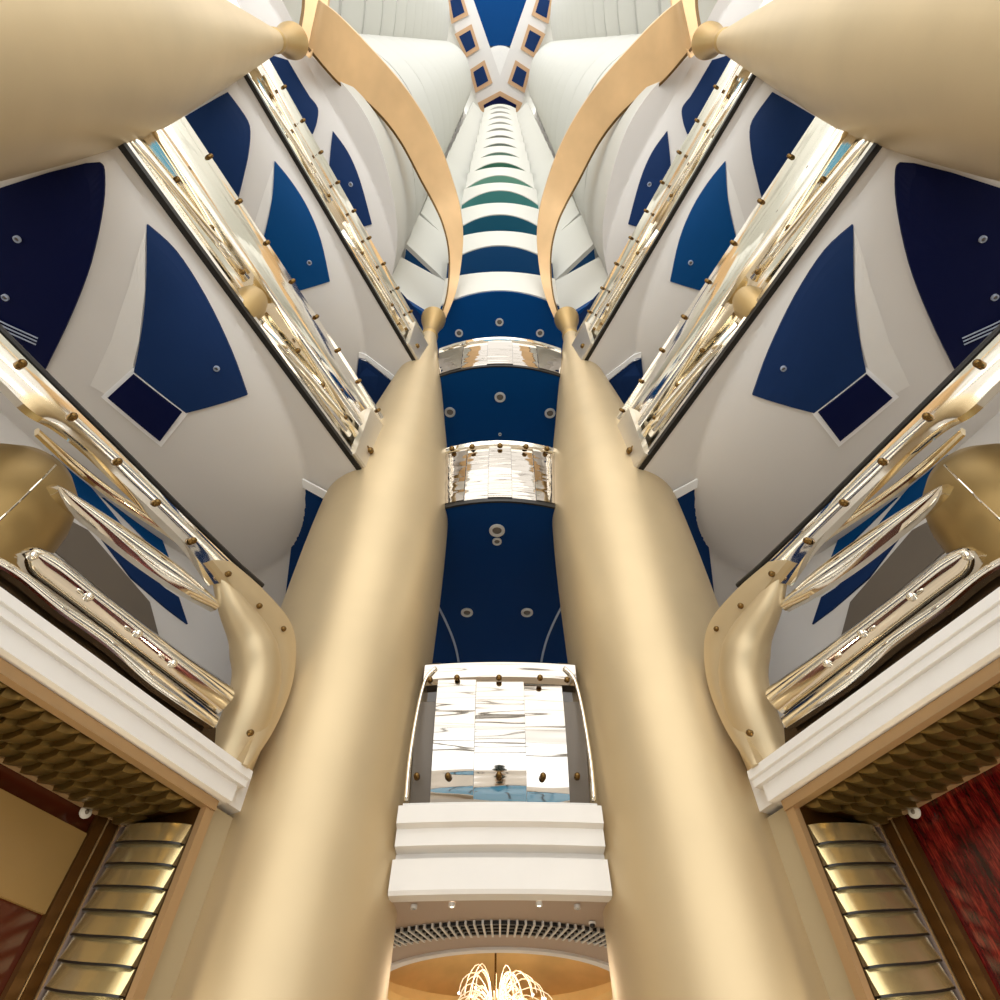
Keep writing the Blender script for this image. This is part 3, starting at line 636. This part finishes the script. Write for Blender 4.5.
# ================================================================== UPPER WING BALCONIES (scalloped stack)
for sg in (1, -1):
    zs = [27.8 + 7.9 * i for i in range(15)]
    for i, z in enumerate(zs):
        P = lobe_path(i, dx=i * .09)
        t = thing('scalloped_balcony', 'pale scalloped balcony of the %s wing, tier %d above the gold bands' % (SIDE[sg], i + 1), 'balcony', M(P[30] + Vector((0, 0, z)), sg), 'scalloped balconies of the upper wings')
        h = 6.2
        # parapet, slightly leaning outward to the top
        bm = N(); ns_ = []
        for j, p in enumerate(P):
            tt = (P[min(j + 1, len(P) - 1)] - P[max(j - 1, 0)]).normalized(); ns_.append(Vector((tt.y, -tt.x, 0)))
        z_ = z; z = z + (.08 if i == 0 else 0)
        loft(bm, [[M(p + Vector((0, 0, z)), sg), M(p + n_ * .12 + Vector((0, 0, z + .5)), sg), M(p + n_ * .1 + Vector((0, 0, z + h)), sg), M(p - n_ * .15 + Vector((0, 0, z + h)), sg), M(p - n_ * .2 + Vector((0, 0, z)), sg)] for p, n_ in zip(P, ns_)])
        obj('parapet', bm, WAVEW, t, True, 40); z = z_
        if i == 0: hi = 0
        else: hi = 0
        poly = [M(p, sg) for p in P] + [M((-7.5, 12, 0), sg), M(W(-14, -11.45, 0), sg)]
        bm = N(); prism(bm, [(p[0], p[1]) for p in poly], z + .02 + hi, z + .3 + hi); obj('slab', bm, WAVEW if i else CREAM, t)

# ================================================================== TOP CEILING with the Y of coffered beams
ZC = 150.0
bm = N(); prism(bm, [(-20, -20), (20, -20), (20, 20), (-20, 20)], ZC + 2, ZC + 2.5); struct('ceiling', bm, WAVE)
t = thing('coffered_beams', 'cream beams forming a Y at the very top with blue square coffers', 'beam', (0, 9.5, ZC))
def cz(pts, z, sg=1, cx=501.5): return [M(hz(u - cx + 500, v, z), sg) for u, v in pts]
for sg in (1, -1):
    bm = N(); plate(bm, cz([(440, -25), (467, -25), (475, 0), (501.5, 76), (501.5, 110), (482, 110), (470, 75), (455, 25)], ZC, sg), Vector((0, 0, 1.2))); obj('beam', bm, CREAM, t)
    for q in ([(448, -3), (463, -8), (470, 15), (453, 24)], [(456, 34), (473, 24), (481, 49), (467, 58)], [(471, 70), (486, 60), (494, 83), (477, 93)]):
        bm = N(); plate(bm, cz(q, ZC - .35, sg), Vector((0, 0, .34))); fr = obj('coffer_frame', bm, mat('coffer_bronze', srgb(200, 160, 120), .5), t)
        c = sum((Vector((a, b, 0)) for a, b in q), Vector()) / 4; q2 = [(c.x + (a - c.x) * .66, c.y + (b - c.y) * .66) for a, b in q]
        bm = N(); plate(bm, cz(q2, ZC - .4, sg), Vector((0, 0, .06))); obj('coffer_panel', bm, NAVY, t)
bm = N(); plate(bm, cz([(479, 103), (501.5, 91), (524, 103), (520, 112), (483, 112)], ZC - .35), Vector((0, 0, .34))); obj('coffer_frame', bm, mat('coffer_bronze_low', srgb(200, 160, 120), .5), t)
bm = N(); plate(bm, cz([(485, 105), (501.5, 96), (518, 105), (516, 113), (487, 113)], ZC - .45), Vector((0, 0, .1))); obj('coffer_panel', bm, DNAVY, t)
bm = N(); plate(bm, cz([(465, -30), (538, -30), (528, 0), (513, 46), (490, 46), (475, 0)], ZC + .6), Vector((0, 0, .5))); tag(obj('sky_panel', bm, mat('sky_blue_panel', srgb(0, 60, 116), .5, spec=.1)), 'flat blue wedge panel between the arms of the top Y beams', 'ceiling panel')
bm = N(); plate(bm, cz(arc_px([(486, 52), (494, 47), (501.5, 45.5), (509, 47), (517, 52)]) + [(502, 88)], ZC + .3), Vector((0, 0, .3))); tag(obj('arched_panel', bm, WHITE), 'small white arched panel in the fork of the top Y beams', 'ceiling panel')

# ================================================================== fabric wall trusses behind the viewer (only seen mirrored)
TR = mat('truss_paint', srgb(150, 146, 138), .5)
for i in range(16):
    z = 4 + i * 3.2 * (1 + i * .06)
    bm = N(); tube(bm, [(x, -20 - 4 * math.cos(x / 24 * PI * .5), z) for x in range(-24, 25, 4)], .14 + .2 * (i % 3 == 0), 10)
    tag(obj('fabric_wall_truss', bm, TR, None, True), 'pale horizontal truss of the fabric wall, mirrored in the balustrades', 'truss', 'trusses of the fabric wall')

# fountain behind the viewer, mirrored low in the bridge balustrade
t = thing('fountain', 'round blue fountain pool on the marble floor, mirrored in the lowest bridge balustrade', 'fountain', (0, -6, GROUND))
bm = N(); revolve(bm, [(4.6, GROUND), (4.6, GROUND + .45), (4.25, GROUND + .45), (4.2, GROUND + .2), (.1, GROUND + .2)], 0, -6, 64); obj('basin', bm, WHITE, t)
bm = N(); revolve(bm, [(4.21, GROUND + .25), (4.21, GROUND + .33), (.1, GROUND + .33)], 0, -6, 64); obj('water', bm, mat('pool_water', srgb(96, 178, 226), .08), t)
for k in range(9):
    a = k * 2 * PI / 9; x, y = 3.1 * math.cos(a), -6 + 3.1 * math.sin(a)
    bm = N(); tube(bm, [(x, y, GROUND + .3), (x * .9, -6 + (y + 6) * .9, GROUND + 1.1), (x * .7, -6 + (y + 6) * .7, GROUND + 1.25)], .05, 8); obj('water_jet', bm, BOLT, t)
for x, y, h_ in ((-5.6, -4, 1.9), (5.6, -4, 1.9), (-5.6, -9.5, 2.2), (5.6, -9.5, 2.2), (0, -12.5, 2.4)):  # unseen shrubs added only as dark blots in the balustrade reflection
    t = thing('reflection_shrub', 'added dark shrub in a pot beside the fountain, a dark blot in the mirror reflection', 'plant', (x, y, GROUND), 'added reflection shrubs round the fountain')
    bm = N(); revolve(bm, [(.3, GROUND), (.42, GROUND + .5), (.36, GROUND + .5)], x, y, 24); obj('pot', bm, BRZ, t)
    bm = N(); revolve(bm, [(.1, GROUND + .45), (.55, GROUND + .9), (.6, GROUND + h_ * .6), (.35, GROUND + h_ * .9), (.05, GROUND + h_)], x, y, 24); obj('foliage', bm, mat('dark_foliage', srgb(24, 44, 28), .7), t, True)

# ================================================================== LIGHT
w = bpy.data.worlds.new('world'); bpy.context.scene.world = w; w.use_nodes = True
nt = w.node_tree; bg = nt.nodes['Background']
tc = nt.nodes.new('ShaderNodeTexCoord'); sx = nt.nodes.new('ShaderNodeSeparateXYZ'); rp = nt.nodes.new('ShaderNodeValToRGB')
nt.links.new(tc.outputs['Generated'], sx.inputs[0]); nt.links.new(sx.outputs['Z'], rp.inputs[0]); nt.links.new(rp.outputs[0], bg.inputs[0])
e = rp.color_ramp.elements; e[0].position = 0; e[0].color = (.95, .98, 1, 1); e[1].position = .15; e[1].color = (.6, .59, .57, 1)  # brighter below the horizon, added to light the undersides of the floors
bg.inputs[1].default_value = 2.9
def area(name, loc, rot, size, power, col):
    l = bpy.data.lights.new(name, 'AREA'); l.energy = power; l.size = size; l.color = col
    o = bpy.data.objects.new(name, l); C.objects.link(o); o.location = loc; o.rotation_euler = rot; return o
def sun(name, rot, e_, ang, col):
    l = bpy.data.lights.new(name, 'SUN'); l.energy = e_; l.angle = ang; l.color = col
    o = bpy.data.objects.new(name, l); C.objects.link(o); o.rotation_euler = rot; return o
sun('daylight', (math.radians(58), 0, math.radians(-8)), .5, math.radians(50), (1, .97, .92))
def pt(name, loc, p, col=(1, .8, .55), r=.3):
    l = bpy.data.lights.new(name, 'POINT'); l.energy = p; l.color = col; l.shadow_soft_size = r
    o = bpy.data.objects.new(name, l); C.objects.link(o); o.location = loc
pt('cove_lamp', (0, 13.3, 3.3), 90, (1, .88, .7))
for sg in (1, -1):
    p = M(W(3.4, -7.2, 1.2), sg); pt('shop_fill_' + SIDE[sg], p, 120, (1, .88, .64), .25)  # added fill inside each opening to brighten the scales; no fixture there
sc = bpy.context.scene
sc.view_settings.view_transform = 'Standard'; sc.view_settings.look = 'None'; sc.view_settings.exposure = 0; sc.view_settings.gamma = 1
sc.view_settings.use_curve_mapping = False
